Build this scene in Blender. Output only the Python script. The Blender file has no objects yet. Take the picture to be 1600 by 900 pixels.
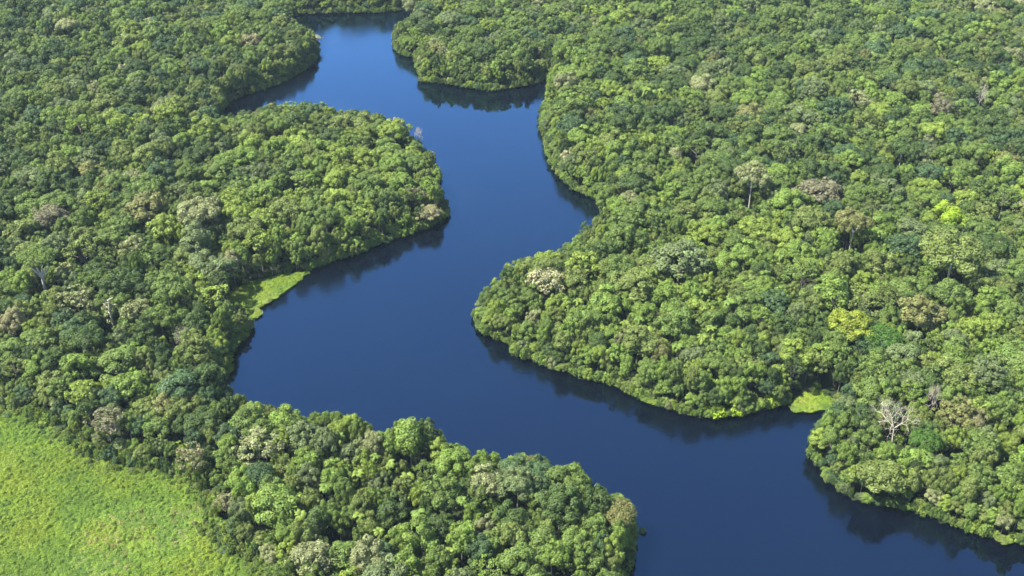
import bpy, math, random
import numpy as np
from mathutils import Vector

# ------------------------------------------------------------------ camera, sky, sun, exposure
scene = bpy.context.scene
COL = scene.collection
F_PX, CAM_H, PITCH = 1715.0, 300.0, math.radians(32.7)      # focal length in pixels of a 1600 px wide picture
cam_d = bpy.data.cameras.new('camera'); cam = bpy.data.objects.new('camera', cam_d); COL.objects.link(cam)
cam.location = (0, 0, CAM_H); cam.rotation_euler = (math.pi / 2 - PITCH, 0, 0)
cam_d.sensor_width = 36.0; cam_d.lens = 36.0 * F_PX / 1600.0
cam_d.clip_start = 1.0; cam_d.clip_end = 30000.0
scene.camera = cam

SUN_EL = math.radians(56); SUN_AZ = math.atan2(-0.78, -0.12)   # azimuth clockwise from +Y: sun high on the left, a little behind the camera
world = bpy.data.worlds.new('World'); scene.world = world; world.use_nodes = True
nt = world.node_tree; bg = nt.nodes['Background']
sky = nt.nodes.new('ShaderNodeTexSky'); sky.sky_type = 'NISHITA'; sky.sun_disc = False
sky.sun_elevation = SUN_EL; sky.sun_rotation = SUN_AZ; sky.altitude = 300; sky.air_density = 1.0; sky.dust_density = 0.4; sky.ozone_density = 2.0
nt.links.new(sky.outputs[0], bg.inputs[0]); bg.inputs[1].default_value = 0.085
to_sun = Vector((math.sin(SUN_AZ) * math.cos(SUN_EL), math.cos(SUN_AZ) * math.cos(SUN_EL), math.sin(SUN_EL)))
sd = bpy.data.lights.new('sun', 'SUN'); sd.energy = 5.0; sd.angle = math.radians(0.5); sd.color = (1.0, 0.94, 0.82)
so = bpy.data.objects.new('sun', sd); COL.objects.link(so); so.rotation_euler = to_sun.to_track_quat('Z', 'Y').to_euler()
so.location = to_sun * 900
vs = scene.view_settings; vs.view_transform = 'Standard'; vs.look = 'None'; vs.gamma = 1.0; vs.use_curve_mapping = False
vs.exposure = 2.10
cy = scene.cycles
cy.use_denoising = True; cy.max_bounces = 6; cy.diffuse_bounces = 2; cy.glossy_bounces = 2; cy.transmission_bounces = 3; cy.volume_bounces = 0
cy.caustics_reflective = False; cy.caustics_refractive = False

rng = np.random.default_rng(11); random.seed(11)

# ------------------------------------------------------------------ photograph pixel <-> place
FW = np.array([0, math.cos(PITCH), -math.sin(PITCH)]); UP = np.array([0, math.sin(PITCH), math.cos(PITCH)])
def at(u, v, z=0.0):
    d = FW * F_PX + np.array([u - 800.0, 0, 0]) + UP * (450.0 - v)
    t = (z - CAM_H) / d[2]
    return d[0] * t, d[1] * t
def px(x, y, z):
    dz = np.asarray(z) - CAM_H
    dep = y * FW[1] + dz * FW[2]
    return 800 + F_PX * x / dep, 450 - F_PX * (y * UP[1] + dz * UP[2]) / dep, dep
# outlines as they read on the photograph
WATER = [(455,22),(500,23),(540,21),(600,21),(640,16),(648,17),(625,32),(615,42),(613,60),(614,76),(628,88),(648,92),(652,112),(653,127),(678,131),(705,134),
 (734,139),(761,143),(787,140),(821,136),(845,130),(857,124),(853,145),(845,165),(843,185),(846,208),(855,242),(864,264),(878,282),(897,298),(915,305),(938,316),(937,332),
 (920,343),(905,352),(890,372),(870,385),(850,391),(830,394),(800,404),(778,420),(765,440),(750,455),(741,475),(737,490),(741,505),(757,524),(775,532),(795,537),(800,556),(830,564),
 (855,576),(880,581),(910,593),(945,600),(975,611),(1000,626),(1040,639),(1075,650),(1110,655),(1150,651),(1185,643),(1215,638),(1228,628),(1240,640),(1265,642),
 (1297,639),(1291,650),(1276,654),(1265,672),(1263,700),(1268,722),(1285,735),(1290,755),(1310,768),(1332,782),(1380,793),(1430,801),(1480,821),(1530,836),(1570,850),(1600,853),
 (1700,880),(1850,930),(1850,1080),(985,1080),(975,940),(984,900),(995,862),(999,830),(991,790),(975,770),(950,757),(936,742),(920,728),(895,719),(870,726),(855,713),(830,706),(800,703),(770,699),(740,697),
 (715,691),(700,681),(685,672),(674,656),(655,650),(635,654),(615,664),(590,666),(575,656),(550,645),(520,640),(490,640),(455,640),(435,631),(415,622),(395,620),(375,611),
 (359,603),(357,590),(362,570),(364,547),(384,527),(397,512),(400,498),(408,489),(402,481),(430,465),(455,448),(466,437),(482,424),(500,418),(525,409),(555,400),(580,389),(610,378),(640,368),(670,357),
 (690,345),(704,333),(700,310),(690,285),(686,262),(678,240),(665,222),(650,213),(640,201),(620,186),(590,173),(560,168),(530,170),(505,161),(480,155),(455,160),(440,156),
 (420,160),(400,168),(375,172),(345,179),(360,160),(385,149),(410,142),(440,131),(465,118),(485,105),(497,88),(500,70),(497,52),(485,45),(470,35),(458,26)]
MEADOW = [(-260,560),(0,637),(45,654),(85,672),(104,690),(130,712),(165,722),(205,732),(250,738),(292,748),(312,768),(324,800),(332,838),(345,862),(372,872),(396,882),(404,905),(420,1080),(-400,1080)]
GRASS_SPIT = [(352,462),(372,449),(395,440),(425,433),(450,428),(482,424),(466,437),(455,448),(430,465),(402,481),(384,482),(366,474)]
GRASS_TIP = [(388,486),(402,482),(408,488),(402,495),(390,496)]
GRASS_COVE = [(1236,634),(1245,622),(1262,614),(1282,613),(1297,622),(1297,639),(1265,642),(1240,640)]
GRASS_NOTCH = [(345,568),(360,566),(362,574),(357,582),(345,580)]
OX, OY, MW, MH = 700, 200, 3000, 1300        # the mask covers -700..2300 by -200..1100
def raster(poly):
    m = np.zeros((MH, MW), bool)
    p = np.array(poly, float) + [OX, OY]
    a, b = p, np.roll(p, -1, 0)
    for r in range(MH):
        y = r + 0.5
        k = (a[:, 1] <= y) != (b[:, 1] <= y)
        if not k.any(): continue
        xs = np.sort(a[k, 0] + (y - a[k, 1]) / (b[k, 1] - a[k, 1]) * (b[k, 0] - a[k, 0]))
        for i in range(0, len(xs) - 1, 2):
            m[r, max(0, int(xs[i])):max(0, int(xs[i + 1]))] = True
    return m
M_WATER = raster(WATER); M_MEADOW = raster(MEADOW)
M_GRASS = raster(GRASS_SPIT) | raster(GRASS_TIP) | raster(GRASS_COVE) | raster(GRASS_NOTCH)
def look(m, u, v):
    c = (np.asarray(u) + OX).astype(int); r = (np.asarray(v) + OY).astype(int)
    ok = (c >= 0) & (c < MW) & (r >= 0) & (r < MH)
    return np.where(ok, m[np.clip(r, 0, MH - 1), np.clip(c, 0, MW - 1)], False)
def is_water(x, y):
    u, v, _ = px(x, y, 0.0); w = look(M_WATER, u, v)
    for h in (3.0, 7.0):
        u, v, _ = px(x, y, h); w = w | look(M_WATER, u, v)
    return w
def vnoise(x, y, s, seed):
    """smooth value noise in -1..1"""
    g = np.random.default_rng(seed).uniform(-1, 1, (64, 64))
    x = np.asarray(x, float) / s + 1000; y = np.asarray(y, float) / s + 1000
    i = np.floor(x).astype(int); j = np.floor(y).astype(int); fx = x - i; fy = y - j
    fx = fx * fx * (3 - 2 * fx); fy = fy * fy * (3 - 2 * fy)
    q = lambda a, b: g[a % 64, b % 64]
    return (q(i, j) * (1 - fx) + q(i + 1, j) * fx) * (1 - fy) + (q(i, j + 1) * (1 - fx) + q(i + 1, j + 1) * fx) * fy

# ------------------------------------------------------------------ materials
def new_mat(name):
    m = bpy.data.materials.new(name); m.use_nodes = True
    n = m.node_tree; n.nodes.clear(); out = n.nodes.new('ShaderNodeOutputMaterial')
    return m, n, out
def node(n, t, **k):
    x = n.nodes.new(t)
    for a, b in k.items(): setattr(x, a, b)
    return x
def leaf_material():
    m, n, out = new_mat('leaves'); L = n.links.new
    tint = node(n, 'ShaderNodeAttribute', attribute_type='INSTANCER', attribute_name='tint')
    var = node(n, 'ShaderNodeAttribute', attribute_type='GEOMETRY', attribute_name='var')
    sep = node(n, 'ShaderNodeSeparateColor'); L(var.outputs['Color'], sep.inputs[0])
    hue = node(n, 'ShaderNodeMapRange'); L(sep.outputs[0], hue.inputs[0]); hue.inputs[3].default_value = 0.490; hue.inputs[4].default_value = 0.509
    val = node(n, 'ShaderNodeMapRange'); L(sep.outputs[1], val.inputs[0]); val.inputs[3].default_value = 0.55; val.inputs[4].default_value = 1.45
    hsv = node(n, 'ShaderNodeHueSaturation'); L(tint.outputs['Color'], hsv.inputs['Color']); L(hue.outputs[0], hsv.inputs['Hue']); L(val.outputs[0], hsv.inputs['Value'])
    pb = node(n, 'ShaderNodeBsdfPrincipled'); L(hsv.outputs[0], pb.inputs['Base Color'])
    pb.inputs['Roughness'].default_value = 0.55; pb.inputs['Specular IOR Level'].default_value = 0.18
    tr = node(n, 'ShaderNodeBsdfTranslucent')
    mul = node(n, 'ShaderNodeMix', data_type='RGBA', blend_type='MULTIPLY'); mul.inputs[0].default_value = 1.0
    L(hsv.outputs[0], mul.inputs[6]); mul.inputs[7].default_value = (1.25, 1.1, 0.5, 1); L(mul.outputs[2], tr.inputs[0])
    mx = node(n, 'ShaderNodeMixShader'); mx.inputs[0].default_value = 0.22
    L(pb.outputs[0], mx.inputs[1]); L(tr.outputs[0], mx.inputs[2]); L(mx.outputs[0], out.inputs[0])
    return m
def bark_material(name, c1, c2):
    m, n, out = new_mat(name); L = n.links.new
    tc = node(n, 'ShaderNodeTexCoord'); no = node(n, 'ShaderNodeTexNoise'); no.inputs['Scale'].default_value = 1.3; no.inputs['Detail'].default_value = 5
    L(tc.outputs['Object'], no.inputs['Vector'])
    cr = node(n, 'ShaderNodeValToRGB'); cr.color_ramp.elements[0].position = 0.35; cr.color_ramp.elements[1].position = 0.65
    cr.color_ramp.elements[0].color = (*c1, 1); cr.color_ramp.elements[1].color = (*c2, 1); L(no.outputs['Fac'], cr.inputs[0])
    pb = node(n, 'ShaderNodeBsdfPrincipled'); pb.inputs['Roughness'].default_value = 0.85; L(cr.outputs[0], pb.inputs['Base Color']); L(pb.outputs[0], out.inputs[0])
    return m
def ground_material(name, stops, scale, scale2):
    m, n, out = new_mat(name); L = n.links.new
    ge = node(n, 'ShaderNodeNewGeometry')
    a = node(n, 'ShaderNodeTexNoise'); a.inputs['Scale'].default_value = scale; a.inputs['Detail'].default_value = 6; L(ge.outputs['Position'], a.inputs['Vector'])
    b = node(n, 'ShaderNodeTexNoise'); b.inputs['Scale'].default_value = scale2; b.inputs['Detail'].default_value = 4; L(ge.outputs['Position'], b.inputs['Vector'])
    mxf = node(n, 'ShaderNodeMix'); mxf.inputs[0].default_value = 0.45; L(a.outputs['Fac'], mxf.inputs[2]); L(b.outputs['Fac'], mxf.inputs[3])
    cr = node(n, 'ShaderNodeValToRGB'); e = cr.color_ramp.elements
    while len(e) < len(stops): e.new(0.5)
    for q, (p, c) in zip(e, stops): q.position = p; q.color = (*c, 1)
    L(mxf.outputs[0], cr.inputs[0])
    pb = node(n, 'ShaderNodeBsdfPrincipled'); pb.inputs['Roughness'].default_value = 0.9; pb.inputs['Specular IOR Level'].default_value = 0.15
    L(cr.outputs[0], pb.inputs['Base Color']); L(pb.outputs[0], out.inputs[0])
    return m
def water_material():
    m, n, out = new_mat('river_water'); L = n.links.new
    ge = node(n, 'ShaderNodeNewGeometry')
    big = node(n, 'ShaderNodeTexNoise'); big.inputs['Scale'].default_value = 0.012; big.inputs['Detail'].default_value = 3; L(ge.outputs['Position'], big.inputs['Vector'])
    ro = node(n, 'ShaderNodeMapRange'); ro.inputs[1].default_value = 0.38; ro.inputs[2].default_value = 0.66; ro.inputs[3].default_value = 0.05; ro.inputs[4].default_value = 0.21; L(big.outputs['Fac'], ro.inputs[0])
    rip = node(n, 'ShaderNodeTexNoise'); rip.inputs['Scale'].default_value = 0.55; rip.inputs['Detail'].default_value = 3; L(ge.outputs['Position'], rip.inputs['Vector'])
    bst = node(n, 'ShaderNodeMapRange'); bst.inputs[1].default_value = 0.38; bst.inputs[2].default_value = 0.66; bst.inputs[3].default_value = 0.02; bst.inputs[4].default_value = 0.30; L(big.outputs['Fac'], bst.inputs[0])
    bu = node(n, 'ShaderNodeBump'); bu.inputs['Distance'].default_value = 0.35; L(rip.outputs['Fac'], bu.inputs['Height']); L(bst.outputs[0], bu.inputs['Strength'])
    df = node(n, 'ShaderNodeBsdfDiffuse'); df.inputs[0].default_value = (0.0008, 0.0014, 0.0040, 1)
    gl = node(n, 'ShaderNodeBsdfGlossy'); gl.inputs[0].default_value = (0.33, 0.64, 1.0, 1); L(ro.outputs[0], gl.inputs['Roughness']); L(bu.outputs[0], gl.inputs['Normal'])
    fr = node(n, 'ShaderNodeFresnel'); fr.inputs[0].default_value = 1.45; L(bu.outputs[0], fr.inputs['Normal'])
    ga = node(n, 'ShaderNodeMath', operation='MULTIPLY'); ga.inputs[1].default_value = 2.5; ga.use_clamp = True; L(fr.outputs[0], ga.inputs[0])
    mx = node(n, 'ShaderNodeMixShader'); L(ga.outputs[0], mx.inputs[0]); L(df.outputs[0], mx.inputs[1]); L(gl.outputs[0], mx.inputs[2]); L(mx.outputs[0], out.inputs[0])
    return m
LEAF = leaf_material()
BARK = bark_material('bark', (0.07, 0.06, 0.045), (0.20, 0.18, 0.15))
PALE = bark_material('bleached_bark', (0.26, 0.235, 0.19), (0.44, 0.40, 0.32))
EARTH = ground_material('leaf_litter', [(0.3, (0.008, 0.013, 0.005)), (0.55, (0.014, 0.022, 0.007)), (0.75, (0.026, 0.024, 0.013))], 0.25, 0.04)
MARSH = ground_material('marsh_sward', [(0.30, (0.045, 0.08, 0.009)), (0.48, (0.065, 0.105, 0.012)), (0.62, (0.085, 0.12, 0.016)), (0.80, (0.085, 0.10, 0.028))], 0.5, 0.06)
WATER_M = water_material()

# ------------------------------------------------------------------ mesh builders
def mesh_from(name, V, Fq, mats, mi=None, var=None):
    me = bpy.data.meshes.new(name)
    V = np.asarray(V, np.float32); Fq = np.asarray(Fq, np.int32)
    me.vertices.add(len(V)); me.vertices.foreach_set('co', V.ravel())
    k = Fq.shape[1]; me.loops.add(Fq.size); me.polygons.add(len(Fq))
    me.loops.foreach_set('vertex_index', Fq.ravel())
    me.polygons.foreach_set('loop_start', np.arange(0, Fq.size, k, dtype=np.int32))
    for mt in mats: me.materials.append(mt)
    if mi is not None: me.polygons.foreach_set('material_index', np.asarray(mi, np.int32))
    if var is not None:
        a = me.attributes.new('var', 'FLOAT_COLOR', 'CORNER')
        c = np.ones((len(Fq), 4), np.float32); c[:, :3] = var
        a.data.foreach_set('color', np.repeat(c, k, 0).ravel())
    me.update(calc_edges=True); me.validate()
    return me
def join(parts):
    """parts: list of (V, F) quads"""
    Vs, Fs, o = [], [], 0
    for V, Fq in parts:
        if len(V) == 0: continue
        Vs.append(V); Fs.append(np.asarray(Fq) + o); o += len(V)
    return np.concatenate(Vs), np.concatenate(Fs)
def tube(pts, rad, n=6):
    pts = np.asarray(pts, float); V = []; Fq = []
    for i, p in enumerate(pts):
        d = pts[min(i + 1, len(pts) - 1)] - pts[max(i - 1, 0)]; d /= np.linalg.norm(d) + 1e-9
        a = np.cross(d, [0.3, 0.95, 0.1] if abs(d[2]) > 0.8 else [0, 0, 1.0]); a /= np.linalg.norm(a) + 1e-9; b = np.cross(d, a)
        for k in range(n):
            t = 2 * math.pi * k / n; V.append(p + rad[i] * (math.cos(t) * a + math.sin(t) * b))
    for i in range(len(pts) - 1):
        for k in range(n):
            Fq.append((i * n + k, i * n + (k + 1) % n, (i + 1) * n + (k + 1) % n, (i + 1) * n + k))
    return np.array(V), np.array(Fq)
def leaves(P, N, size, r):
    """one irregular leaf spray (a quad) per point"""
    n = len(P); a = np.cross(N, r.normal(size=(n, 3))); a /= np.linalg.norm(a, axis=1)[:, None] + 1e-9; b = np.cross(N, a)
    s = size[:, None] * r.uniform(0.65, 1.0, (n, 1)); q = size[:, None] * r.uniform(0.5, 0.9, (n, 1))
    droop = N * size[:, None] * r.uniform(-0.25, 0.1, (n, 1))
    V = np.stack([P + a * s + droop, P + b * q, P - a * s * r.uniform(0.7, 1, (n, 1)) + droop, P - b * q * r.uniform(0.6, 1, (n, 1))], 1).reshape(-1, 3)
    return V, np.arange(4 * n).reshape(n, 4)
def lobes_to_leaves(C, R, centre, dens, size, r, jitter=0.55, squash=0.85, fill=0.25):
    Vs, Fs, Ws, o = [], [], [], 0
    for k, (c, rl) in enumerate(zip(C, R)):
        n = int(4 * math.pi * rl * rl * dens)
        d = r.normal(size=(n, 3)); d /= np.linalg.norm(d, axis=1)[:, None]
        out = (c - centre); out = out / (np.linalg.norm(out) + 1e-9)
        keep = (d @ out > -0.35) & (d[:, 2] > -0.75); d = d[keep]; n = len(d)
        bump = 1 + 0.16 * np.sin(d[:, 0] * 5 + k) * np.sin(d[:, 1] * 6 + 2 * k) * np.sin(d[:, 2] * 5 + 3 * k)
        rr = rl * bump * np.where(r.random(n) < fill, r.uniform(0.55, 0.9, n), r.uniform(0.88, 1.08, n))
        P = c + d * rr[:, None] * [1, 1, squash]
        ins = np.zeros(n, bool)
        for j, (c2, r2) in enumerate(zip(C, R)):
            if j != k: ins |= (np.linalg.norm((P - c2) / [1, 1, squash], axis=1) < r2 * 0.72)
        P, d = P[~ins], d[~ins]; n = len(P)
        if n == 0: continue
        N = d + r.normal(size=(n, 3)) * jitter + [0, 0, 0.25]; N /= np.linalg.norm(N, axis=1)[:, None]
        V, Fq = leaves(P, N, size * r.uniform(0.6, 1.25, n), r)
        lv, lh = r.random(), r.random()
        w = np.stack([np.clip(0.6 * lh + 0.4 * r.random(n), 0, 1), np.clip(0.45 * lv + 0.55 * r.random(n), 0, 1), r.random(n)], 1)
        Vs.append(V); Fs.append(Fq + o); Ws.append(w); o += len(V)
    return np.concatenate(Vs), np.concatenate(Fs), np.concatenate(Ws)
def dome_lobes(n, R, hz, zc, r, lo=-0.1, rl=(0.26, 0.40), jit=0.12, edge=1.0):
    C, RR = [], []
    for k in range(n):
        z = 1 - (k + 0.5) / n * (1 - lo); t = k * 2.39996 + r.uniform(-0.4, 0.4); q = math.sqrt(max(0, 1 - z * z)) ** edge
        rr = R * r.uniform(*rl); s = (R - rr * 0.75) / R * r.uniform(1 - jit * 1.6, 1 + jit)
        C.append((R * s * q * math.cos(t), R * s * q * math.sin(t), zc + hz * s * z)); RR.append(rr)
    return np.array(C), np.array(RR)
def woody(C, base_h, r, r0=0.42, lean=0.4, nl=6):
    """tapered trunk from the ground with limbs running out to the lobes"""
    top = np.array([r.uniform(-lean, lean), r.uniform(-lean, lean), base_h])
    parts = [tube([(0, 0, -0.6), (0.04, 0, base_h * 0.1), top * [0.5, 0.5, 0.55], top], [r0 * 1.7, r0 * 1.05, r0 * 0.85, r0 * 0.7], 7)]
    for c in C[r.permutation(len(C))[:nl]]:
        mid = top * 0.5 + c * 0.5 + [0, 0, -0.1 * np.linalg.norm(c - top)]
        parts.append(tube([top * [1, 1, 0.93], mid, c], [r0 * 0.5, r0 * 0.32, r0 * 0.12], 5))
    return join(parts)
FORM_WORD = {}
PROTO = {}     # form -> list of dicts(crown=(V,F,W), trunk=(V,F), R, H)
def broadleaf(form, seed):
    r = np.random.default_rng(seed)
    if form == 'round':      R, H = 6.5, 22; C, L = dome_lobes(40, R, 7.0, 14.4, r, lo=-0.45, rl=(0.17, 0.32), jit=0.24); d, s, j, sq = 7.5, 0.42, 0.36, 0.85
    elif form == 'flat':     R, H = 7.5, 24; C, L = dome_lobes(40, R, 4.6, 18.6, r, lo=-0.2, rl=(0.15, 0.3), edge=0.8, jit=0.3); d, s, j, sq = 7.5, 0.40, 0.36, 0.9
    elif form == 'lumpy':    R, H = 6.8, 23; C, L = dome_lobes(22, R, 7.6, 14.2, r, lo=-0.45, rl=(0.22, 0.40), jit=0.28); d, s, j, sq = 7.5, 0.42, 0.32, 0.9
    elif form == 'tall':     R, H = 5.0, 24; C, L = dome_lobes(30, R, 9.0, 14.0, r, lo=-0.5, rl=(0.24, 0.42), jit=0.24); d, s, j, sq = 7.5, 0.40, 0.36, 0.9
    elif form == 'loose':    R, H = 6.6, 23; C, L = dome_lobes(30, R, 6.0, 15.8, r, lo=-0.3, rl=(0.14, 0.28), jit=0.28); d, s, j, sq = 4.6, 0.46, 0.75, 0.7
    elif form == 'smooth':   R, H = 6.5, 20; C, L = dome_lobes(44, R, 4.4, 14.8, r, rl=(0.22, 0.28), jit=0.02); d, s, j, sq = 8.0, 0.36, 0.42, 0.9
    elif form == 'shore':    R, H = 5.2, 11; C, L = dome_lobes(24, R, 6.2, 4.6, r, lo=-0.62, rl=(0.26, 0.42), jit=0.18); d, s, j, sq = 6.4, 0.44, 0.55, 0.9
    elif form == 'bush':     R, H = 2.6, 3.6; C, L = dome_lobes(10, R, 2.2, 1.2, r, lo=-0.4, rl=(0.32, 0.5), jit=0.2); d, s, j, sq = 7.0, 0.38, 0.6, 0.9
    if form in ('round', 'lumpy', 'flat', 'tall'):
        C[:, :2] += r.normal(size=2) * R * 0.08
        C[:, 2] += R * 0.10 * np.sin(C[:, 0] / R * 3 + seed) * (1 if form != 'flat' else 0.4)
    centre = np.array([0, 0, C[:, 2].mean() - L.mean()])
    cr = lobes_to_leaves(C, L, centre, d, s, r, j, sq)
    tr = woody(C, max(0.7, C[:, 2].min() - (2.0 if H > 15 else 0)), r, r0=0.30 if H > 15 else 0.2 if H > 6 else 0.08, nl=9 if form == 'loose' else 6)
    return dict(crown=cr, trunk=tr, R=R, H=H)
def bare(seed, H=22, R=7, twig=5, spread=0.62, leaf=0.0):
    """leafless tree: a forking trunk down to twigs; with leaf > 0 a thin scatter of pale leaves too"""
    r = np.random.default_rng(seed); parts = []; tw = []; ends = []
    def grow(p, d, ln, rad, lev):
        n = 3; pts = [p]; dd = d.copy()
        for k in range(n):
            dd = dd + r.normal(size=3) * 0.13 + [0, 0, 0.04]; dd /= np.linalg.norm(dd); pts.append(pts[-1] + dd * ln / n)
        (parts if lev < 2 else tw).append(tube(pts, np.linspace(rad, rad * 0.62, n + 1), 6 if lev < 2 else 4))
        if lev >= twig: ends.append(pts[-1]); return
        m = 3 if lev < 3 else (3 if r.random() < 0.6 else 2)
        if lev == 0: m = 4
        for k in range(m):
            t = 2 * math.pi * (k + r.uniform(-0.3, 0.3)) / m + lev
            a = np.cross(dd, [0.2, 0.9, 0.3]); a /= np.linalg.norm(a); b = np.cross(dd, a)
            nd = dd * (1 - spread * 0.5) + (a * math.cos(t) + b * math.sin(t)) * spread * r.uniform(0.8, 1.3); nd /= np.linalg.norm(nd)
            grow(pts[-1], nd, ln * r.uniform(0.62, 0.82) if lev else H * 0.19 * r.uniform(0.85, 1.15), rad * 0.60, lev + 1)
    grow(np.array([0, 0, -0.5]), np.array([0.03, 0.0, 1.0]), H * 0.52, 0.48, 0)
    out = dict(trunk=join(parts), twigs=join(tw), R=R, H=H)
    if leaf:
        E = np.array(ends); E = np.repeat(E, 3, 0) + r.normal(size=(len(E) * 3, 3)) * 0.5; E = E[r.random(len(E)) < leaf]
        N = r.normal(size=E.shape) + [0, 0, 1]; N /= np.linalg.norm(N, axis=1)[:, None]
        V, Fq = leaves(E, N, r.uniform(0.22, 0.45, len(E)), r); out['crown'] = (V, Fq, r.random((len(E), 3)))
    return out
def palm(seed, H=17):
    r = np.random.default_rng(seed); lean = r.normal(size=2) * 0.6
    top = np.array([lean[0], lean[1], H]); Vs, Fs, Ws, o = [], [], [], 0
    for k in range(15):
        t = k * 2.4 + r.uniform(-0.2, 0.2); el = r.uniform(0.05, 1.15); ln = r.uniform(3.6, 5.0)
        h = np.array([math.cos(t), math.sin(t), 0]); side = np.array([-math.sin(t), math.cos(t), 0]); prev = None; p = top.copy(); a = el
        for i in range(7):
            w = 0.85 * math.sin(math.pi * (i + 0.6) / 7.2) + 0.08
            row = np.array([p - side * w - [0, 0, 0.35 * w], p, p + side * w - [0, 0, 0.35 * w]])
            if prev is not None:
                V = np.concatenate([prev, row]); Vs.append(V); Fs.append(np.array([(0, 1, 4, 3), (1, 2, 5, 4)]) + o); Ws.append(np.repeat(r.random((1, 3)) * 0.5 + 0.25 + 0.25 * r.random((2, 1)), 1, 0)); o += 6
            prev = row; p = p + (h * math.cos(a) + np.array([0, 0, math.sin(a)])) * ln / 6; a -= 0.32
    return dict(crown=(np.concatenate(Vs), np.concatenate(Fs), np.concatenate(Ws)), trunk=tube([(0, 0, -0.5), (0.1, 0, H * 0.4), top * [0.8, 0.8, 0.8], top], [0.22, 0.16, 0.15, 0.14], 7), R=4.3, H=H + 1.5)
for form, nvar in (('round', 3), ('flat', 2), ('lumpy', 3), ('tall', 2), ('loose', 2), ('smooth', 1), ('shore', 3), ('bush', 2)):
    PROTO[form] = [broadleaf(form, 100 + 17 * k + len(form)) for k in range(nvar)]
PROTO['palm'] = [palm(5), palm(9)]
NV = {k: len(v) for k, v in PROTO.items()}

PAL = {   # leaf colours of the kinds of tree, linear reflectance
 'dark green': (0.044, 0.074, 0.018), 'mid green': (0.080, 0.123, 0.026), 'bright green': (0.104, 0.162, 0.028), 'yellow-green': (0.128, 0.180, 0.029),
 'olive': (0.098, 0.130, 0.031), 'grey-green': (0.090, 0.122, 0.046), 'pale sage': (0.155, 0.175, 0.075), 'blue-green': (0.044, 0.080, 0.030),
 'brownish olive': (0.116, 0.124, 0.040), 'lime green': (0.17, 0.25, 0.016), 'cream': (0.235, 0.235, 0.125), 'tan': (0.158, 0.156, 0.075),
 'grey-brown': (0.122, 0.120, 0.068), 'deep emerald green': (0.040, 0.088, 0.012), 'golden yellow': (0.145, 0.182, 0.02)}
FORMS = ['round', 'lumpy', 'flat', 'tall', 'loose']
FORM_WORD = {'round': 'round-crowned', 'lumpy': 'lumpy-crowned', 'flat': 'flat-topped', 'tall': 'tall narrow', 'loose': 'thin-crowned', 'smooth': 'smooth-domed', 'shore': 'low bushy', 'bush': 'small bushy'}

# ------------------------------------------------------------------ ground, river, meadow
def link(name, me, parent=None):
    o = bpy.data.objects.new(name, me); COL.objects.link(o)
    if parent: o.parent = parent
    return o
def setting(o): o['kind'] = 'structure'; return o
xs = np.concatenate([[-9000, -5000, -2500, -1200], np.arange(-760, 761, 2.5), [1200, 2500, 5000, 9000]])
ys = np.concatenate([[-3000, -1000, 0], np.arange(150, 1351, 2.5), [1900, 3500, 7000, 14000]])
GX, GY = np.meshgrid(xs, ys); wet = is_water(GX, GY)
GZ = np.where(wet, -3.0, 0.7 + 0.25 * vnoise(GX, GY, 30, 3))
n0, n1 = GX.shape; idx = np.arange(n0 * n1).reshape(n0, n1)
Fq = np.stack([idx[:-1, :-1], idx[:-1, 1:], idx[1:, 1:], idx[1:, :-1]], -1).reshape(-1, 4)
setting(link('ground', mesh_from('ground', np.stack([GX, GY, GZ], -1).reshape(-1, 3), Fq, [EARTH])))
setting(link('river_water', mesh_from('river_water', [(-9000, -3000, 0), (9000, -3000, 0), (9000, 14000, 0), (-9000, 14000, 0)], [(0, 1, 2, 3)], [WATER_M])))
def sheet(name, poly, z, mat, thick=1.2):
    """a slab of sward that follows an outline on the ground"""
    import bmesh
    bm = bmesh.new(); pts = [at(u, v, z) for u, v in poly]
    top = bm.faces.new([bm.verts.new((x, y, z)) for x, y in pts])
    bmesh.ops.recalc_face_normals(bm, faces=bm.faces[:])
    ex = bmesh.ops.extrude_face_region(bm, geom=[top]); bmesh.ops.translate(bm, verts=[e for e in ex['geom'] if isinstance(e, bmesh.types.BMVert)], vec=(0, 0, -thick))
    bmesh.ops.recalc_face_normals(bm, faces=bm.faces[:])
    me = bpy.data.meshes.new(name); bm.to_mesh(me); bm.free(); me.materials.append(mat)
    return setting(link(name, me))
sheet('meadow', MEADOW, 1.3, MARSH)
for nm, poly in (('grass_bank', GRASS_SPIT), ('grass_islet', GRASS_TIP), ('grass_cove', GRASS_COVE), ('grass_notch', GRASS_NOTCH)): sheet(nm, poly, 1.1, MARSH, 1.3)

# ------------------------------------------------------------------ where the trees stand
trees = []         # dicts: x y r(crown radius) H form var col rot special
cell = {}
def free(x, y, r, k=0.70, H=None):
    i, j = int(x // 12), int(y // 12)
    for a in range(i - 2, i + 3):
        for b in range(j - 2, j + 3):
            for t in cell.get((a, b), ()):
                if (t['x'] - x) ** 2 + (t['y'] - y) ** 2 < (k * (t['r'] + r)) ** 2: return False
                if t.get('gap') and abs(t['x'] - x) < t['gap'] * 0.75 and 0 < t['y'] - y < t['gap'] * 1.3 and H > 9: return False
    return True
def put(t):
    trees.append(t); cell.setdefault((int(t['x'] // 12), int(t['y'] // 12)), []).append(t)
    return t
def crown_centre_z(form, H):
    return {'shore': 0.5, 'bush': 0.5, 'tall': 0.70}.get(form, 0.80) * H
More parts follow.
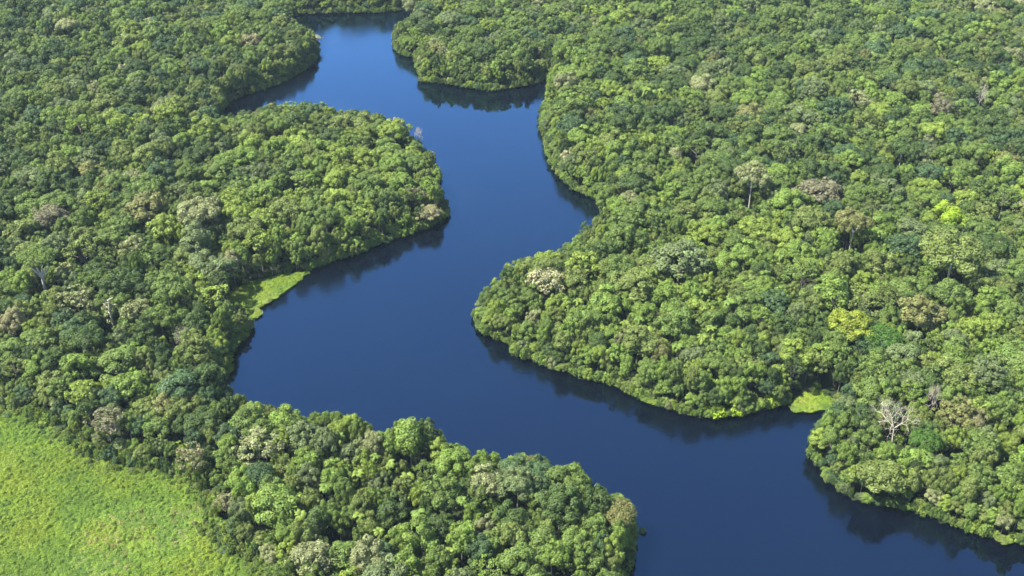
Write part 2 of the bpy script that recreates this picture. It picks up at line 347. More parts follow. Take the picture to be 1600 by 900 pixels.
# the trees one can tell apart on the photograph: kind, colour, crown centre (u, v), crown half width in pixels, height, label, gap in front
SP = [
 ('bare', 'tan', 1405, 652, 44, 26, 'bare cream-white dead tree with wide spreading branches on the right bank', 9),
 ('smooth', 'deep emerald green', 1447, 688, 25, 19, 'small deep emerald green dome right beside the bare cream-white tree', 5),
 ('lumpy', 'lime green', 1487, 328, 25, 25, 'bright lime green tree standing out in the right-hand forest', 0),
 ('flat', 'golden yellow', 1330, 505, 33, 24, 'golden yellow umbrella-shaped tree in the right-hand forest', 4),
 ('smooth', 'deep emerald green', 1374, 528, 38, 20, 'broad deep green smooth dome just below the golden yellow umbrella tree', 5),
 ('flat', 'olive', 1492, 390, 49, 34, 'wide olive flat-topped giant on a tall white trunk, right-hand forest', 14),
 ('flat', 'brownish olive', 1335, 347, 26, 32, 'brownish flat-topped tree with short white trunk showing, right-hand forest', 12),
 ('flat', 'pale sage', 1177, 272, 25, 32, 'pale flat-topped tree with forked white trunk, upper middle right bank', 12),
 ('tall', 'bright green', 1308, 448, 26, 33, 'bright green tall tree with white trunk just above golden yellow umbrella tree', 10),
 ('round', 'grey-brown', 1280, 290, 33, 25, 'large dusty grey-brown round crown in the right-hand forest', 0),
 ('bare', 'tan', 1535, 142, 13, 30, 'grey leafless tree standing tall near the top right corner', 8),
 ('round', 'grey-brown', 1474, 160, 17, 27, 'small grey rounded crown left of the grey leafless tree, top right', 0),
 ('loose', 'cream', 850, 432, 28, 24, 'cream-coloured thin crown on the headland in mid picture', 5),
 ('round', 'grey-green', 1063, 398, 44, 27, 'wide grey-green dome in the forest right of the cream thin crown', 0),
 ('round', 'olive', 985, 440, 36, 25, 'olive dome between the cream thin crown and wide grey-green dome', 0),
 ('tall', 'bright green', 640, 678, 26, 27, 'tall bright green tree rising above the lower headland against the river', 9),
 ('round', 'dark green', 668, 672, 20, 23, 'dark green round tree pressed against right side of tall headland tree', 0),
 ('round', 'pale sage', 760, 748, 26, 21, 'pale yellowish-grey dome in the middle of the lower headland', 0),
 ('smooth', 'brownish olive', 966, 798, 28, 19, 'brownish gold dome at the outer point of the lower headland', 0),
 ('loose', 'tan', 298, 708, 22, 20, 'pinkish tan thin crown above the corner of the bright meadow', 3),
 ('loose', 'grey-brown', 165, 655, 30, 20, 'grey-brown twiggy crown at the upper edge of the bright meadow', 0),
 ('loose', 'tan', 352, 780, 18, 15, 'tan thin-crowned tree at the right edge of the bright meadow', 0),
 ('forked', 'mid green', 57, 402, 30, 31, 'green crown over a forked white trunk near the left border', 12),
 ('snag', 'x', 172, 490, 13, 22, 'pale broken dead trunk with short stubs in left-hand forest', 9),
 ('bare_leafy', 'pale sage', 280, 522, 27, 22, 'pale twiggy half-bare crown left of the dark river bay', 0),
 ('loose', 'pale sage', 118, 462, 26, 23, 'pale sage thin crown right of the forked white trunk', 0),
 ('round', 'tan', 14, 497, 20, 22, 'tan round crown cut by the left border', 0),
 ('round', 'tan', 668, 328, 19, 12, 'pale tan dome at the tip of the far left headland', 0),
 ('bare', 'tan', 655, 207, 8, 15, 'little bleached bare tree on the far headland waterline', 0),
 ('loose', 'cream', 619, 188, 9, 15, 'small cream crown at the back edge of far headland', 0),
 ('loose', 'cream', 495, 58, 9, 10, 'pale whitish crown on the waterline of farthest left headland', 0),
 ('bare_leafy', 'pale sage', 1462, 612, 24, 23, 'whitish thin tree above the bare cream-white tree, right bank', 0),
 ('flat', 'pale sage', 310, 332, 30, 30, 'pale flat-topped tree with pale branches in left-hand forest', 8),
 ('round', 'grey-brown', 72, 334, 28, 25, 'grey-brown dome in the upper left forest near the border', 0),
 ('round', 'brownish olive', 228, 318, 32, 26, 'brownish broad dome in the upper left forest', 0),
 ('tall', 'yellow-green', 1281, 682, 16, 13, 'yellow-green tall tree on the waterline below the right-bank grass cove', 0),
 ('round', 'olive', 1375, 733, 36, 18, 'broad olive dome on the right bank below bare cream-white tree', 0),
 ('loose', 'grey-brown', 640, 300, 14, 17, 'greyish thin crown on the far left headland', 0),
 ('flat', 'yellow-green', 370, 330, 22, 25, 'yellow-green flat crown in the far left headland forest', 0),
 ('tall', 'grey-green', 305, 370, 24, 29, 'grey-green tree with slim pale trunk in left-hand forest', 9),
 ('round', 'brownish olive', 1440, 480, 34, 27, 'broad brownish olive dome below the wide flat-topped giant', 9),
 ('round', 'mid green', 1365, 610, 30, 22, 'mid green round tree between the grass cove and bare cream-white tree', 0),
 ('tall', 'mid green', 385, 650, 26, 22, 'mid green tall tree at the river corner of the left bank', 0),
 ('round', 'brownish olive', 1500, 640, 27, 23, 'brownish round crown right of the bare cream-white tree', 0),
 ('smooth', 'blue-green', 405, 740, 24, 20, 'blue-green smooth dome in front of the pinkish tan thin crown', 0),
 ('round', 'pale sage', 482, 860, 32, 20, 'pale sage dome low in the lower headland near the picture bottom', 0)]
PALMS = [(585,712),(612,722),(560,738),(636,742),(1000,498),(1012,512),(978,505),(1112,512),(1098,526),(590,828),(655,800),(1010,138),(1022,142),(1034,140),(905,470),
 (470,800),(560,805),(720,780),(1060,540),(1040,480),(1100,455),(1220,400),(1140,470),(700,860),(505,760),(530,680)]
for form, col, u, v, rp, H, lab, gap in SP:
    zf = {'bare': 0.72, 'bare_leafy': 0.75, 'snag': 0.6, 'forked': 0.86}.get(form) or crown_centre_z(form, H) / H
    x, y = at(u, v, 0.7 + zf * H); dep = px(x, y, zf * H)[2]; r = rp * dep / F_PX
    put(dict(x=x, y=y, r=r, H=H, form=form, var=len(trees) % NV.get(form, 1), col=col, rot=rng.uniform(0, 6.28), label=lab, gap=gap, special=True))
for u, v in PALMS:
    H = rng.uniform(15, 19) + (9 if v < 200 else 0); x, y = at(u, v, H)
    put(dict(x=x, y=y, r=rng.uniform(2.8, 3.8), H=H, form='palm', var=int(rng.integers(2)), col='yellow-green' if rng.random() < 0.5 else 'bright green', shade=0.75, rot=rng.uniform(0, 6.28), palm=True, gap=0))
def clear(x, y, r, H, form, bottom):
    """the crown may hide no open water and stands on dry land off the grass"""
    if is_water(x, y): return False
    pts = [(0, H), (-0.75, H * 0.86), (0.75, H * 0.86), (-0.45, H * 0.97), (0.45, H * 0.97)] + [(-0.85, bottom), (0.85, bottom), (0, bottom), (0, H * 0.75), (-0.6, H * 0.6), (0.6, H * 0.6)]
    a = np.array(pts); u, v, _ = px(x + a[:, 0] * r, np.full(len(a), y), a[:, 1] + 0.7)
    if look(M_WATER, u, v).any(): return False
    uy = px(x, y - 0.8 * r, bottom * 0.8 + 0.7)
    if look(M_WATER, uy[0], uy[1]): return False
    g0 = px(x, y, 0.6); g1 = px(x, y - 0.5 * r, 0.6)
    if look(M_MEADOW | M_GRASS, g0[0], g0[1]) or look(M_GRASS, g1[0], g1[1]): return False
    if look(M_GRASS, u, v).any(): return False
    return True
M_MG = M_MEADOW | M_GRASS
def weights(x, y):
    """mix of kinds by place: darker leaf colours far off left and top right, partly painted-in cloud shadow, yellower kinds on the headlands"""
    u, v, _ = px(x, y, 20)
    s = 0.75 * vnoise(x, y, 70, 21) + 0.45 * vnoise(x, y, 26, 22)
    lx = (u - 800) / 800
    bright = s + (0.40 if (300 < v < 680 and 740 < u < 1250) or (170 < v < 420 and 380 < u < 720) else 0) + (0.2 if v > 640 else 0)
    bright -= (0.55 if v < 170 + 60 * s and u < 500 else 0) + (0.12 if v < 600 and u < 360 else 0) + (0.45 if v < 340 + 80 * s and u > 1080 else 0.25 if u > 1080 and v < 560 else 0) + (0.3 if v < 110 else 0)  # darker regions: partly tree kinds, partly cloud shadow painted into the leaf colour
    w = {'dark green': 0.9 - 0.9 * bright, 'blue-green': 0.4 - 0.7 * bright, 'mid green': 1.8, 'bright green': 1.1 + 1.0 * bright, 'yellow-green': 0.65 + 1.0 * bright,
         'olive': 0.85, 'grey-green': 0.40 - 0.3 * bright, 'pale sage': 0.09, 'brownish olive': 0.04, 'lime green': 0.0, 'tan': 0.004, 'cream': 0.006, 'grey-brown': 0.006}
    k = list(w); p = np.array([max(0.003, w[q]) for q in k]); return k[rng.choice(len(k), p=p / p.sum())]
def scatter(n, rmin, rmax, hfun, forms, pw, k, near_shore=None, botf=0.5):
    c = 0
    yy = np.sqrt(rng.random(n) * (1180.0 ** 2 - 225.0 ** 2) + 225.0 ** 2); xx = rng.uniform(-1, 1, n) * (0.50 * yy + 85)
    wat = is_water(xx, yy); g = px(xx, yy, 0.6); bad = wat | look(M_MG, g[0], g[1])
    for x, y in zip(xx[~bad], yy[~bad]):
        r = rng.uniform(rmin, rmax)
        H = hfun(x, y, r)
        if not free(x, y, r, k, H): continue
        form = forms[rng.choice(len(forms), p=pw)]
        if not clear(x, y, r, H, form, H * botf): continue
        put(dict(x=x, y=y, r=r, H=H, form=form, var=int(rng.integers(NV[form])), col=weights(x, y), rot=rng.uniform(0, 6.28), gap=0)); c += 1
    return c
# a leafy hem along every bank whose foot is in sight: bushes over the waterline, low trees behind them
def hem(poly, mask, rows):
    P = np.array(poly, float); n = len(P)
    for i in range(n):
        a, b = P[i], P[(i + 1) % n]
        if min(a[1], b[1]) > 960: continue
        ga, gb = np.array(at(*a)), np.array(at(*b)); ln = np.linalg.norm(gb - ga)
        if ln < 0.5: continue
        d = (gb - ga) / ln; nrm = np.array([-d[1], d[0]]); mid = (ga + gb) / 2
        um = px(*(mid + nrm * 0.8), 0.0)
        if look(mask, um[0], um[1]): nrm = -nrm
        if mask is M_WATER and is_water(*(mid + nrm * 4.0)): continue
        for off, rr, hh, step in rows:
            for q in np.arange(rng.uniform(0, step), ln, step):
                r = rng.uniform(*rr); H = rng.uniform(*hh); p = ga + d * q + nrm * (off + 0.45 * r + rng.uniform(-0.6, 1.3) * (1.0 if mask is M_WATER else 2.2))
                g = px(p[0], p[1], 0.3); tp = px(p[0], p[1], H); tl = px(p[0] - 0.7 * r, p[1], H * 0.8); tr = px(p[0] + 0.7 * r, p[1], H * 0.8)
                if any(look(M_WATER | M_GRASS, t_[0], t_[1]) for t_ in (g, tp, tl, tr)): continue
                if is_water(p[0], p[1]) and off > 1: continue
                if off > 1 and not free(p[0], p[1], r, 0.42, H): continue
                f = ('bush' if rng.random() < 0.5 else 'shore') if off < 1 else 'shore' if H < 7.5 else ('round', 'lumpy', 'tall', 'lumpy')[rng.integers(4)]
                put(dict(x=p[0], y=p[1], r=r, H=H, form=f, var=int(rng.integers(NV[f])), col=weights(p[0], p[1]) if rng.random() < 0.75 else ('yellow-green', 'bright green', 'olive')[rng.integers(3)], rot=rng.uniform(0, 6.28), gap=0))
hem(WATER, M_WATER, ((-0.3, (1.1, 2.9), (1.8, 6.0), 1.7), (2.0, (2.4, 3.8), (7.0, 14.0), 2.2), (4.2, (2.8, 4.6), (14.0, 21.0), 3.0)))
hem(MEADOW, M_MEADOW, ((-6.5, (0.7, 1.4), (1.0, 2.2), 4.0), (-3.5, (0.8, 1.7), (1.2, 3.0), 2.4), (-1.2, (1.0, 2.0), (1.8, 4.0), 2.0), (0.6, (1.4, 2.6), (3.5, 7.5), 1.6), (3.4, (2.4, 3.6), (7.0, 13.0), 2.6)))
def canopy(x, y, r): return 19.0 + 2.5 * vnoise(x, y, 55, 5) + 1.5 * vnoise(x, y, 22, 6) + 0.85 * (r - 5) + rng.normal() * 1.6
scatter(5000, 6.2, 9.4, lambda x, y, r: canopy(x, y, r) + 1.5, FORMS, [.42, .32, .14, .0, .12], 0.72)
scatter(26000, 4.0, 6.2, canopy, FORMS, [.36, .34, .04, .14, .12], 0.60)
scatter(40000, 2.8, 4.0, lambda x, y, r: canopy(x, y, r) - rng.uniform(0, 4), FORMS, [.40, .30, .0, .25, .05], 0.56)
scatter(30000, 2.8, 5.0, lambda x, y, r: rng.uniform(7.5, 13), ['shore'], [1], 0.55, botf=0.1)
scatter(24000, 2.0, 3.0, lambda x, y, r: rng.uniform(4, 8), ['shore'], [1], 0.60, botf=0.1)

# ------------------------------------------------------------------ which trees show largest
BW, BH = 800, 450
buf = np.full((BH, BW), -1, np.int32)
for i in sorted(range(len(trees)), key=lambda i: -trees[i]['y']):
    t = trees[i]; zc = crown_centre_z(t['form'], t['H']); u, v, dep = px(t['x'], t['y'], zc + 0.7)
    rx = F_PX * t['r'] / dep / 2; ry = max(rx * 0.62, F_PX * (t['H'] - zc) * 0.85 / dep / 2); u /= 2; v /= 2
    t['u'], t['v'], t['rp'] = u * 2, v * 2, rx * 2
    x0, x1, y0, y1 = int(max(0, u - rx)), int(min(BW, u + rx + 1)), int(max(0, v - ry)), int(min(BH, v + ry + 1))
    if x0 >= x1 or y0 >= y1: continue
    X, Y = np.meshgrid(np.arange(x0, x1) + 0.5, np.arange(y0, y1) + 0.5)
    m = ((X - u) / rx) ** 2 + ((Y - v) / ry) ** 2 <= 1
    buf[y0:y1, x0:x1][m] = i
vis = np.bincount(buf[buf >= 0], minlength=len(trees))
order = np.argsort(-vis)
plain = [int(i) for i in order if not trees[i].get('special') and not trees[i].get('palm') and vis[i] > 0][:255]
single = set(plain)

# ------------------------------------------------------------------ trees as things
def scale_of(t, P): return (t['r'] / P['R'], t['r'] / P['R'], t['H'] / P['H'])
CATS = {}
def get_meshes(form, var):
    k = (form, var)
    if k not in CATS:
        P = PROTO[form][var]; V, Fq, W = P['crown']
        CATS[k] = (mesh_from(f'{form}_crown', V, Fq, [LEAF], var=W), mesh_from(f'{form}_trunk', *P['trunk'], [BARK]), P)
    return CATS[k]
PROTO_T = {}
def tree_thing(t, name, label, cat, group, bark=None):
    form = t['form']; cm, tm, P = get_meshes(form, t['var'])
    k = (name, form, t['var'])
    if k not in PROTO_T:
        root = bpy.data.objects.new(name, None); COL.objects.link(root); root.empty_display_size = 1
        tr = link('trunk', tm, root); cr = link('crown', cm, root)
        PROTO_T[k] = (root, tr, cr)
    else:
        r0, t0, c0 = PROTO_T[k]
        root = r0.copy(); COL.objects.link(root)
        tr = t0.copy(); COL.objects.link(tr); tr.parent = root
        cr = c0.copy(); COL.objects.link(cr); cr.parent = root
    root.location = (t['x'], t['y'], 0.7); root.rotation_euler = (0, 0, t['rot']); root.scale = scale_of(t, P)
    c = np.array(PAL[t['col']]) * t.get('shade', 1.0); cr['tint'] = [float(c[0]), float(c[1]), float(c[2])]
    if bark:
        tr.data = tr.data.copy(); tr.data.materials[0] = bark
    root['label'] = label; root['category'] = cat
    if group: root['group'] = group
    return root
def bare_thing(t, name, label, leaf=0.0, H=22, twig=5, spread=0.62, mat=None, seed=1):
    P = bare(seed, H=t['H'], R=7, twig=twig, spread=spread, leaf=leaf)
    root = bpy.data.objects.new(name, None); COL.objects.link(root)
    link('trunk', mesh_from('bare_trunk', *P['trunk'], [mat or PALE]), root); link('branches', mesh_from('bare_branches', *P['twigs'], [mat or PALE]), root)
    ext = np.abs(P['twigs'][0][:, :2]).max(); top = P['twigs'][0][:, 2].max(); s = t['r'] / (ext * 0.92)
    if 'crown' in P:
        V, Fq, W = P['crown']; cr = link('crown', mesh_from('sparse_crown', V, Fq, [LEAF], var=W), root); cr['tint'] = list(map(float, PAL[t['col']]))
    root.location = (t['x'], t['y'], 0.7); root.scale = (s, s, t['H'] / top); root['label'] = label; root['category'] = 'dead tree' if name == 'dead_tree' else 'tree'
    return root
def snag_thing(t, label):
    r = np.random.default_rng(4); H = t['H']
    root = bpy.data.objects.new('dead_tree', None); COL.objects.link(root)
    V, Fq = tube([(0, 0, -0.5), (0.3, 0, H * 0.35), (0.1, 0.2, H * 0.7), (0.8, 0.1, H * 0.97)], [0.7, 0.55, 0.5, 0.2], 8)
    link('trunk', mesh_from('snag_trunk', V, Fq, [PALE]), root)
    for k in range(7):
        z = H * r.uniform(0.5, 0.95); a = k * 2.2; ln = r.uniform(2, 4.5)
        link('branch', mesh_from('snag_branch', *tube([(0.2, 0.1, z), (math.cos(a) * ln * 0.5, math.sin(a) * ln * 0.5, z + ln * 0.35), (math.cos(a) * ln, math.sin(a) * ln, z + ln * r.uniform(0.0, 0.6))], [0.35, 0.22, 0.06], 5), [PALE]), root)
    C = np.array([(-1.6, -0.8, H * 0.78), (-1.2, -1.0, H * 0.6), (-0.4, -1.2, H * 0.45), (0.9, -0.6, H * 0.66)]); V, Fq, W = lobes_to_leaves(C, np.array([1.5, 1.4, 1.3, 0.9]), np.array([0, 0, H * 0.5]), 6, 0.35, r)
    cr = link('creeper', mesh_from('snag_creeper', V, Fq, [LEAF], var=W), root); cr['tint'] = list(map(float, PAL['pale sage']))
    root.location = (t['x'], t['y'], 0.7); root['label'] = label; root['category'] = 'dead tree'
def forked_thing(t, label):
    r = np.random.default_rng(8); H = t['H']; R = t['r']; zt = H * 0.86
    root = bpy.data.objects.new('rainforest_tree', None); COL.objects.link(root)
    parts = [tube([(0, 0, -0.5), (0, 0, H * 0.3), (0.1, 0, H * 0.52)], [0.95, 0.7, 0.62], 8)]
    for k, dx in enumerate((-0.62, -0.25, 0.2, 0.66)):
        parts.append(tube([(0.1, 0, H * 0.48), (dx * R * 0.6, 0.4 * (k % 2), H * 0.66), (dx * R, 0.5, H * 0.88)], [0.5, 0.38, 0.2], 6))
    link('trunk', mesh_from('forked_trunk', *join(parts), [PALE]), root)
    C, L = dome_lobes(30, R, 2.6, zt, r, lo=0.05, rl=(0.2, 0.3), edge=0.75)
    V, Fq, W = lobes_to_leaves(C, L, np.array([0, 0, zt - 3]), 6, 0.46, r, 0.5, 0.7)
    cr = link('crown', mesh_from('forked_crown', V, Fq, [LEAF], var=W), root); cr['tint'] = list(map(float, PAL[t['col']]))
    root.location = (t['x'], t['y'], 0.7); root['label'] = label; root['category'] = 'tree'
for i, t in enumerate(trees):
    if not t.get('special'): continue
    if t['form'] == 'bare': bare_thing(t, 'dead_tree', t['label'], seed=31 + i, twig=6, leaf=0.22 if t['r'] > 8 else 0.0)
    elif t['form'] == 'bare_leafy': bare_thing(t, 'rainforest_tree', t['label'], leaf=0.8, seed=31 + i, mat=PALE)
    elif t['form'] == 'snag': snag_thing(t, t['label'])
    elif t['form'] == 'forked': forked_thing(t, t['label'])
    else: tree_thing(t, 'rainforest_tree', t['label'], 'tree', 'rainforest trees that stand out', bark=PALE if t['gap'] > 6 else None)
# every other large tree: told apart by its colour and crown among those near one landmark
MARKS = [('the bare cream-white tree', 1405, 652), ('the right-bank grass cove', 1268, 628), ('the golden yellow umbrella tree', 1330, 503), ('the wide flat-topped giant', 1492, 388),
 ('the lime shrubs at the waterline', 1150, 640), ('the cream thin crown', 850, 432), ('the mid-picture headland tip', 745, 495), ('the lower headland point', 985, 810), ('the tall headland tree', 640, 678),
 ('the pale yellowish-grey dome', 760, 748), ('the pinkish tan thin crown', 298, 708), ('the twiggy grey-brown crown', 165, 655), ('the meadow bottom corner', 400, 885), ('the left-bank grass spit', 430, 455),
 ('the forked white trunk', 57, 402), ('the pale broken dead trunk', 172, 490), ('the half-bare pale crown', 280, 522), ('the lower right waterline', 1520, 825), ('the wide grey-green dome', 1063, 398),
 ('the far left headland tip', 690, 330), ('the dark river bay', 365, 585), ('the right-hand palm cluster', 1105, 515), ('the bottom right corner', 1590, 740), ('the bottom edge centre', 640, 890), ('the lower headland palms', 585, 720)]
used = set()
for i in plain:
    t = trees[i]; u, v = t['u'], t['v']
    ds = [math.hypot(u - a, (v - b) * 1.3) for _, a, b in MARKS]; k = int(np.argmin(ds)); mk, a, b = MARKS[k]
    ang = math.degrees(math.atan2(-(v - b), u - a)) % 360
    rel = ['right of', 'behind and right of', 'behind', 'behind and left of', 'left of', 'in front and left of', 'in front of', 'in front and right of'][int(((ang + 22.5) % 360) // 45)]
    far = 'well ' if ds[k] > 95 else 'close ' if ds[k] < 45 else ''
    opts = [(t['col'], f) for f in ([t['form']] if t['form'] in ('shore', 'bush') else [t['form']] + [f for f in FORMS if f != t['form']])]
    opts += [(c, t['form']) for c in ('mid green', 'bright green', 'olive', 'dark green', 'yellow-green', 'grey-green', 'blue-green', 'brownish olive', 'pale sage')]
    for c, f in opts:
        lab = f'{c} {FORM_WORD[f]} tree {far}{rel} {mk}'
        if lab not in used: break
    if lab in used: print('twice:', lab)
    used.add(lab); t['col'] = c
    if f != t['form']: t['form'] = f; t['var'] %= NV[f]
    tree_thing(t, 'rainforest_tree', lab, 'tree', 'rainforest trees of the near banks')
for t in trees:
    if not t.get('palm'): continue
    u, v = px(t['x'], t['y'], t['H'])[:2]
    if v < 200: lab = ('leftmost' if u < 1016 else 'middle' if u < 1028 else 'rightmost') + ' of three tall slim palms together, top of the right-hand forest'
    else:
        mks = sorted((q for q in MARKS if 'palm' not in q[0]), key=lambda q: math.hypot(u - q[1], (v - q[2]) * 1.3)); lab = None
        for mk, a, b in mks[:8]:
            ang = math.degrees(math.atan2(-(v - b), u - a)) % 360; d = math.hypot(u - a, (v - b) * 1.3)
            rel = ['right of', 'behind and right of', 'behind', 'behind and left of', 'left of', 'in front and left of', 'in front of', 'in front and right of'][int(((ang + 22.5) % 360) // 45)]
            lab = f'{t["col"]} star-shaped palm crown {"well " if d > 95 else "close " if d < 45 else ""}{rel} {mk}'
            if lab not in used: break
        used.add(lab)
    tree_thing(t, 'palm_tree', lab, 'palm', 'palms among the rainforest trees')

# ------------------------------------------------------------------ the rest of the forest and the sward: one mass each
def scatter_object(name, label, protos, pts):
    """one object that carries many copies of the given meshes; pts: (x, y, z, proto index, rot, sx, sz, r, g, b)"""
    lib = bpy.data.collections.new(name + '_kinds')
    for k, me in enumerate(protos): lib.objects.link(bpy.data.objects.new(f'{name}_kind_{k:03d}', me))
    A = np.array(pts, np.float32); me = bpy.data.meshes.new(name); me.vertices.add(len(A)); me.vertices.foreach_set('co', A[:, :3].ravel())
    def attr(n, ty, key, v): me.attributes.new(n, ty, 'POINT').data.foreach_set(key, np.ascontiguousarray(v).ravel())
    attr('pick', 'INT', 'value', A[:, 3].astype(np.int32))
    rt = np.zeros((len(A), 3), np.float32); rt[:, 2] = A[:, 4]; attr('turn', 'FLOAT_VECTOR', 'vector', rt)
    attr('grow', 'FLOAT_VECTOR', 'vector', np.stack([A[:, 5], A[:, 5], A[:, 6]], 1))
    attr('tint', 'FLOAT_COLOR', 'color', np.concatenate([A[:, 7:10], np.ones((len(A), 1), np.float32)], 1))
    o = link(name, me); o['kind'] = 'stuff'; o['label'] = label; o['category'] = label.split()[-1] if False else name.replace('_', ' ')
    g = bpy.data.node_groups.new(name, 'GeometryNodeTree')
    g.interface.new_socket('Geometry', in_out='INPUT', socket_type='NodeSocketGeometry'); g.interface.new_socket('Geometry', in_out='OUTPUT', socket_type='NodeSocketGeometry')
    N = g.nodes.new; L = g.links.new
    gi, go = N('NodeGroupInput'), N('NodeGroupOutput'); ci = N('GeometryNodeCollectionInfo'); ci.inputs['Collection'].default_value = lib; ci.inputs['Separate Children'].default_value = True; ci.inputs['Reset Children'].default_value = True
    ip = N('GeometryNodeInstanceOnPoints'); ip.inputs['Pick Instance'].default_value = True
    L(gi.outputs[0], ip.inputs['Points']); L(ci.outputs[0], ip.inputs['Instance']); L(ip.outputs[0], go.inputs[0])
    for nm, ty, sock in (('pick', 'INT', 'Instance Index'), ('turn', 'FLOAT_VECTOR', 'Rotation'), ('grow', 'FLOAT_VECTOR', 'Scale')):
        na = N('GeometryNodeInputNamedAttribute'); na.data_type = ty; na.inputs[0].default_value = nm
        s = [q for q in na.outputs if q.enabled][0]; L(s, ip.inputs[sock])
    o.modifiers.new('spread', 'NODES').node_group = g
    return o
kinds, kid = [], {}
for form in FORMS + ['shore', 'bush']:
    for k in range(NV[form]):
        P = PROTO[form][k]; V, Fq, W = P['crown']; TV, TF = P['trunk']
        kid[(form, k)] = len(kinds)
        kinds.append(mesh_from(f'mass_{form}', np.concatenate([V, TV]), np.concatenate([Fq, TF + len(V)]), [LEAF, BARK], np.concatenate([np.zeros(len(Fq)), np.ones(len(TF))]), np.concatenate([W, np.full((len(TF), 3), 0.5)])))
pts = []
for i, t in enumerate(trees):
    if t.get('special') or t.get('palm') or i in single: continue
    P = PROTO[t['form']][t['var']]; c = np.array(PAL[t['col']]) * rng.uniform(0.85, 1.15); s = scale_of(t, P)
    pts.append((t['x'], t['y'], 0.7, kid[(t['form'], t['var'])], t['rot'], s[0], s[2], *c))
scatter_object('forest', 'dense rainforest canopy of smaller and farther trees', kinds, pts)
print('trees', len(trees), 'in mass', len(pts))
# low growth under the trees and along the waterline
ub = []
yy = np.sqrt(rng.random(60000) * (1180.0 ** 2 - 225.0 ** 2) + 225.0 ** 2); xx = rng.uniform(-1, 1, 60000) * (0.50 * yy + 85); g = px(xx, yy, 0.6)
ok = ~is_water(xx, yy) & ~look(M_MG, g[0], g[1]); up = px(xx, yy, 3.6); ok &= ~look(M_WATER, up[0], up[1]) & ~look(M_GRASS, up[0], up[1])
for x, y in zip(xx[ok][:16000], yy[ok][:16000]):
    c = np.array(PAL[('dark green', 'mid green', 'bright green', 'blue-green')[rng.integers(4)]]); s = rng.uniform(0.6, 1.2)
    ub.append((x, y, 0.6, kid[('bush', int(rng.integers(2)))], rng.uniform(0, 6.28), s, s * rng.uniform(0.7, 1.3), *c))
q = np.array([at(u, min(v, 1000), 1.3) for u, v in MEADOW]); n = 2600
xx = rng.uniform(q[:, 0].min(), q[:, 0].max(), n); yy = rng.uniform(q[:, 1].min(), q[:, 1].max(), n); g = px(xx, yy, 1.3); clump = vnoise(xx, yy, 16, 77)
keep = look(M_MEADOW, g[0], g[1]) & (clump + rng.normal(size=n) * 0.25 > 0.2)
for x, y in zip(xx[keep], yy[keep]):
    c = np.array([(0.085, 0.145, 0.016), (0.105, 0.16, 0.018), (0.075, 0.12, 0.018), (0.12, 0.15, 0.035)][rng.integers(4)]); sc_ = rng.uniform(0.25, 0.6)
    ub.append((x, y, 1.2, kid[('bush', int(rng.integers(2)))], rng.uniform(0, 6.28), sc_, sc_ * rng.uniform(0.4, 0.8), *c))
scatter_object('undergrowth', 'low green undergrowth beneath the forest and along the banks', kinds, ub)
# marsh grass: low tussocks of blades and broad leaves
def tussock(seed, R=1.3, h=0.9, n=130):
    r = np.random.default_rng(seed); a = r.uniform(0, 6.28, n); q = R * np.sqrt(r.random(n)); z = h * (1 - (q / R) ** 2) * r.uniform(0.4, 1.1, n) + 0.05
    P = np.stack([q * np.cos(a), q * np.sin(a), z], 1); N = r.normal(size=(n, 3)) * 0.55 + np.stack([np.cos(a) * q / R, np.sin(a) * q / R, np.full(n, 1.1)], 1); N /= np.linalg.norm(N, axis=1)[:, None]
    V, Fq = leaves(P, N, r.uniform(0.10, 0.24, n), r); return mesh_from('tussock', V, Fq, [LEAF], var=np.stack([r.random(n), r.random(n), r.random(n)], 1))
tuss = [tussock(61, 1.3, 0.8, 210), tussock(62, 1.0, 1.3, 180), tussock(63, 1.8, 0.55, 300)]
def sward(name, label, poly, z, dens, hs):
    m = raster(poly); P = np.array([at(u, min(v, 1060), z) for u, v in poly]); lo, hi = P.min(0), P.max(0); out = []
    n = int((hi[0] - lo[0]) * (hi[1] - lo[1]) * dens); X = rng.uniform(lo[0], hi[0], n); Y = rng.uniform(lo[1], hi[1], n); q = px(X, Y, z)
    k = look(m, q[0], q[1]) & (q[0] > -90) & (q[1] < 960)
    X, Y = X[k], Y[k]; a = vnoise(X, Y, 14, 41); b = vnoise(X, Y, 5, 42); e = vnoise(X, Y, 30, 43)
    for x, y, A_, B_, E_ in zip(X, Y, a, b, e):
        w = A_ * 0.5 + B_ * 0.5 + rng.normal() * 0.3
        c = np.array((0.120, 0.182, 0.017)) if w > 0.15 else np.array((0.096, 0.158, 0.015)) if w > -0.35 else np.array((0.070, 0.120, 0.014))
        if E_ > 0.5 and rng.random() < 0.15: c = np.array((0.135, 0.15, 0.032))
        c = c * (1 + 0.14 * E_) * np.array([1.16 + 0.10 * A_, 1.12, 1.2 + 0.4 * max(0, E_)]) * (1.0 if hs > 0.7 else 0.92)
        s = rng.uniform(0.6, 1.25); out.append((x, y, z - 0.05, int(rng.integers(3)), rng.uniform(0, 6.28), s, s * hs * rng.uniform(0.6, 1.4) * (1.3 if w > 0.3 else 1), *c))
    return scatter_object(name, label, tuss, out)
sward('meadow_grass', 'bright yellow-green marsh grass of the open meadow', MEADOW, 1.3, 1.15, 0.8)
sward('bank_grass', 'bright green floating grass spit on the left bank', GRASS_SPIT, 1.1, 0.9, 0.5)
sward('islet_grass', 'small yellow-green grass tip beside the left-bank grass spit', GRASS_TIP, 1.1, 1.2, 0.5)
sward('cove_grass', 'bright yellow-green floating grass in the right-bank cove', GRASS_COVE, 1.1, 0.9, 0.45)
sward('notch_grass', 'little grass patch by the dark river bay', GRASS_NOTCH, 1.1, 0.9, 0.5)
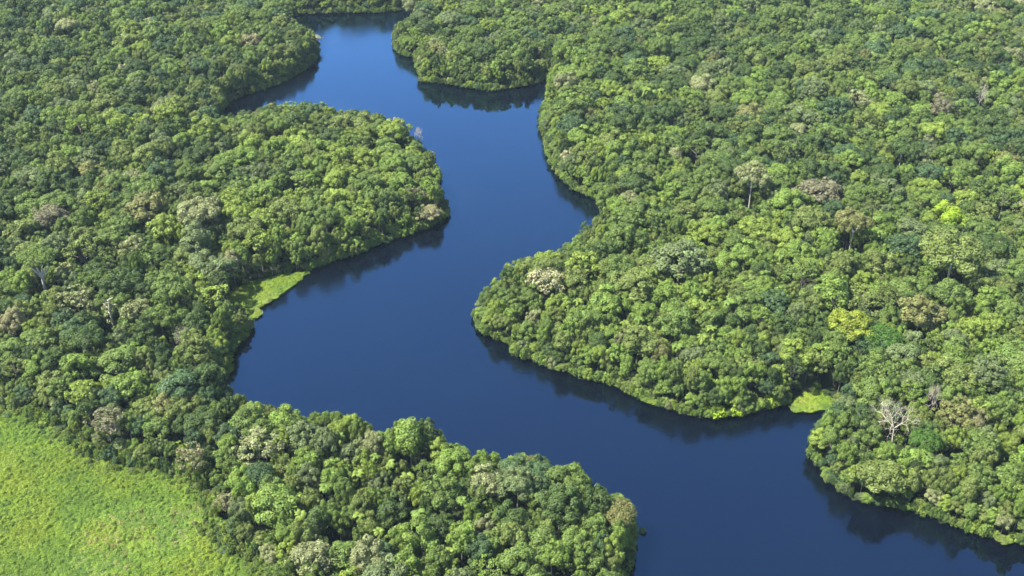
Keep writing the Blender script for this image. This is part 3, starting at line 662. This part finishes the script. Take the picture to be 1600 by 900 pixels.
# lime shrubs along the waterline, the sapling in the water, driftwood on the point
for k, (u, v, r, lab) in enumerate([(1122, 648, 3.6, 'lime green shrub on the waterline, lowest of its row'), (1150, 644, 3.0, 'lime green shrub in the middle of the waterline row'),
        (1100, 640, 2.6, 'lime green shrub at the left end of the waterline row'), (1205, 630, 3.4, 'lime green shrub just left of the right-bank grass cove'), (1178, 636, 2.6, 'lime green shrub second from the right-bank grass cove')]):
    x, y = at(u, v + 1, 1.0); r *= 1.15
    tree_thing(dict(x=x, y=y, r=r, H=r * 1.15, form='bush', var=k % 2, col='lime green', rot=k * 1.3), 'shrub', lab, 'shrub', 'lime shrubs along the right waterline')
x, y = at(1005, 829, 0.8)
tree_thing(dict(x=x, y=y, r=1.3, H=2.2, form='bush', var=0, col='yellow-green', rot=0.4, shade=1.1), 'shrub', 'lone little bush standing in the water off the headland point', 'shrub', None).location.z = -0.2
x, y = at(958, 888, 0.8)
root = bpy.data.objects.new('driftwood', None); COL.objects.link(root); root.location = (x, y, 0.7); root['label'] = 'bleached driftwood heap at the foot of the lower headland point'; root['category'] = 'driftwood'
for k in range(7):
    a = rng.uniform(0, 6.28); ln = rng.uniform(3, 7); p = rng.uniform(-2.5, 2.5, 2); d = np.array([math.cos(a), math.sin(a)]) * ln / 2
    link('branch', mesh_from('drift_branch', *tube([(p[0] - d[0], p[1] - d[1], 0.1), (p[0], p[1], 0.5 + 0.15 * k), (p[0] + d[0], p[1] + d[1], 0.3 + 0.2 * k)], [0.32, 0.24, 0.1], 6), [PALE]), root)

# ------------------------------------------------------------------ haze
hz = [(-1300, -120, -5), (1300, -120, -5), (1300, 1500, -5), (-1300, 1500, -5)]; V = hz + [(a, b, CAM_H + 15) for a, b, _ in hz]
m, n, out = new_mat('haze'); pv = node(n, 'ShaderNodeVolumePrincipled'); pv.inputs['Color'].default_value = (0.58, 0.78, 1.0, 1); pv.inputs['Density'].default_value = 0.000026; n.links.new(pv.outputs[0], out.inputs['Volume'])
o = link('haze', mesh_from('haze', V, [(3, 2, 1, 0), (4, 5, 6, 7), (0, 1, 5, 4), (1, 2, 6, 5), (2, 3, 7, 6), (3, 0, 4, 7)], [m])); o['kind'] = 'stuff'; o['label'] = 'thin blue haze in the air over the forest'
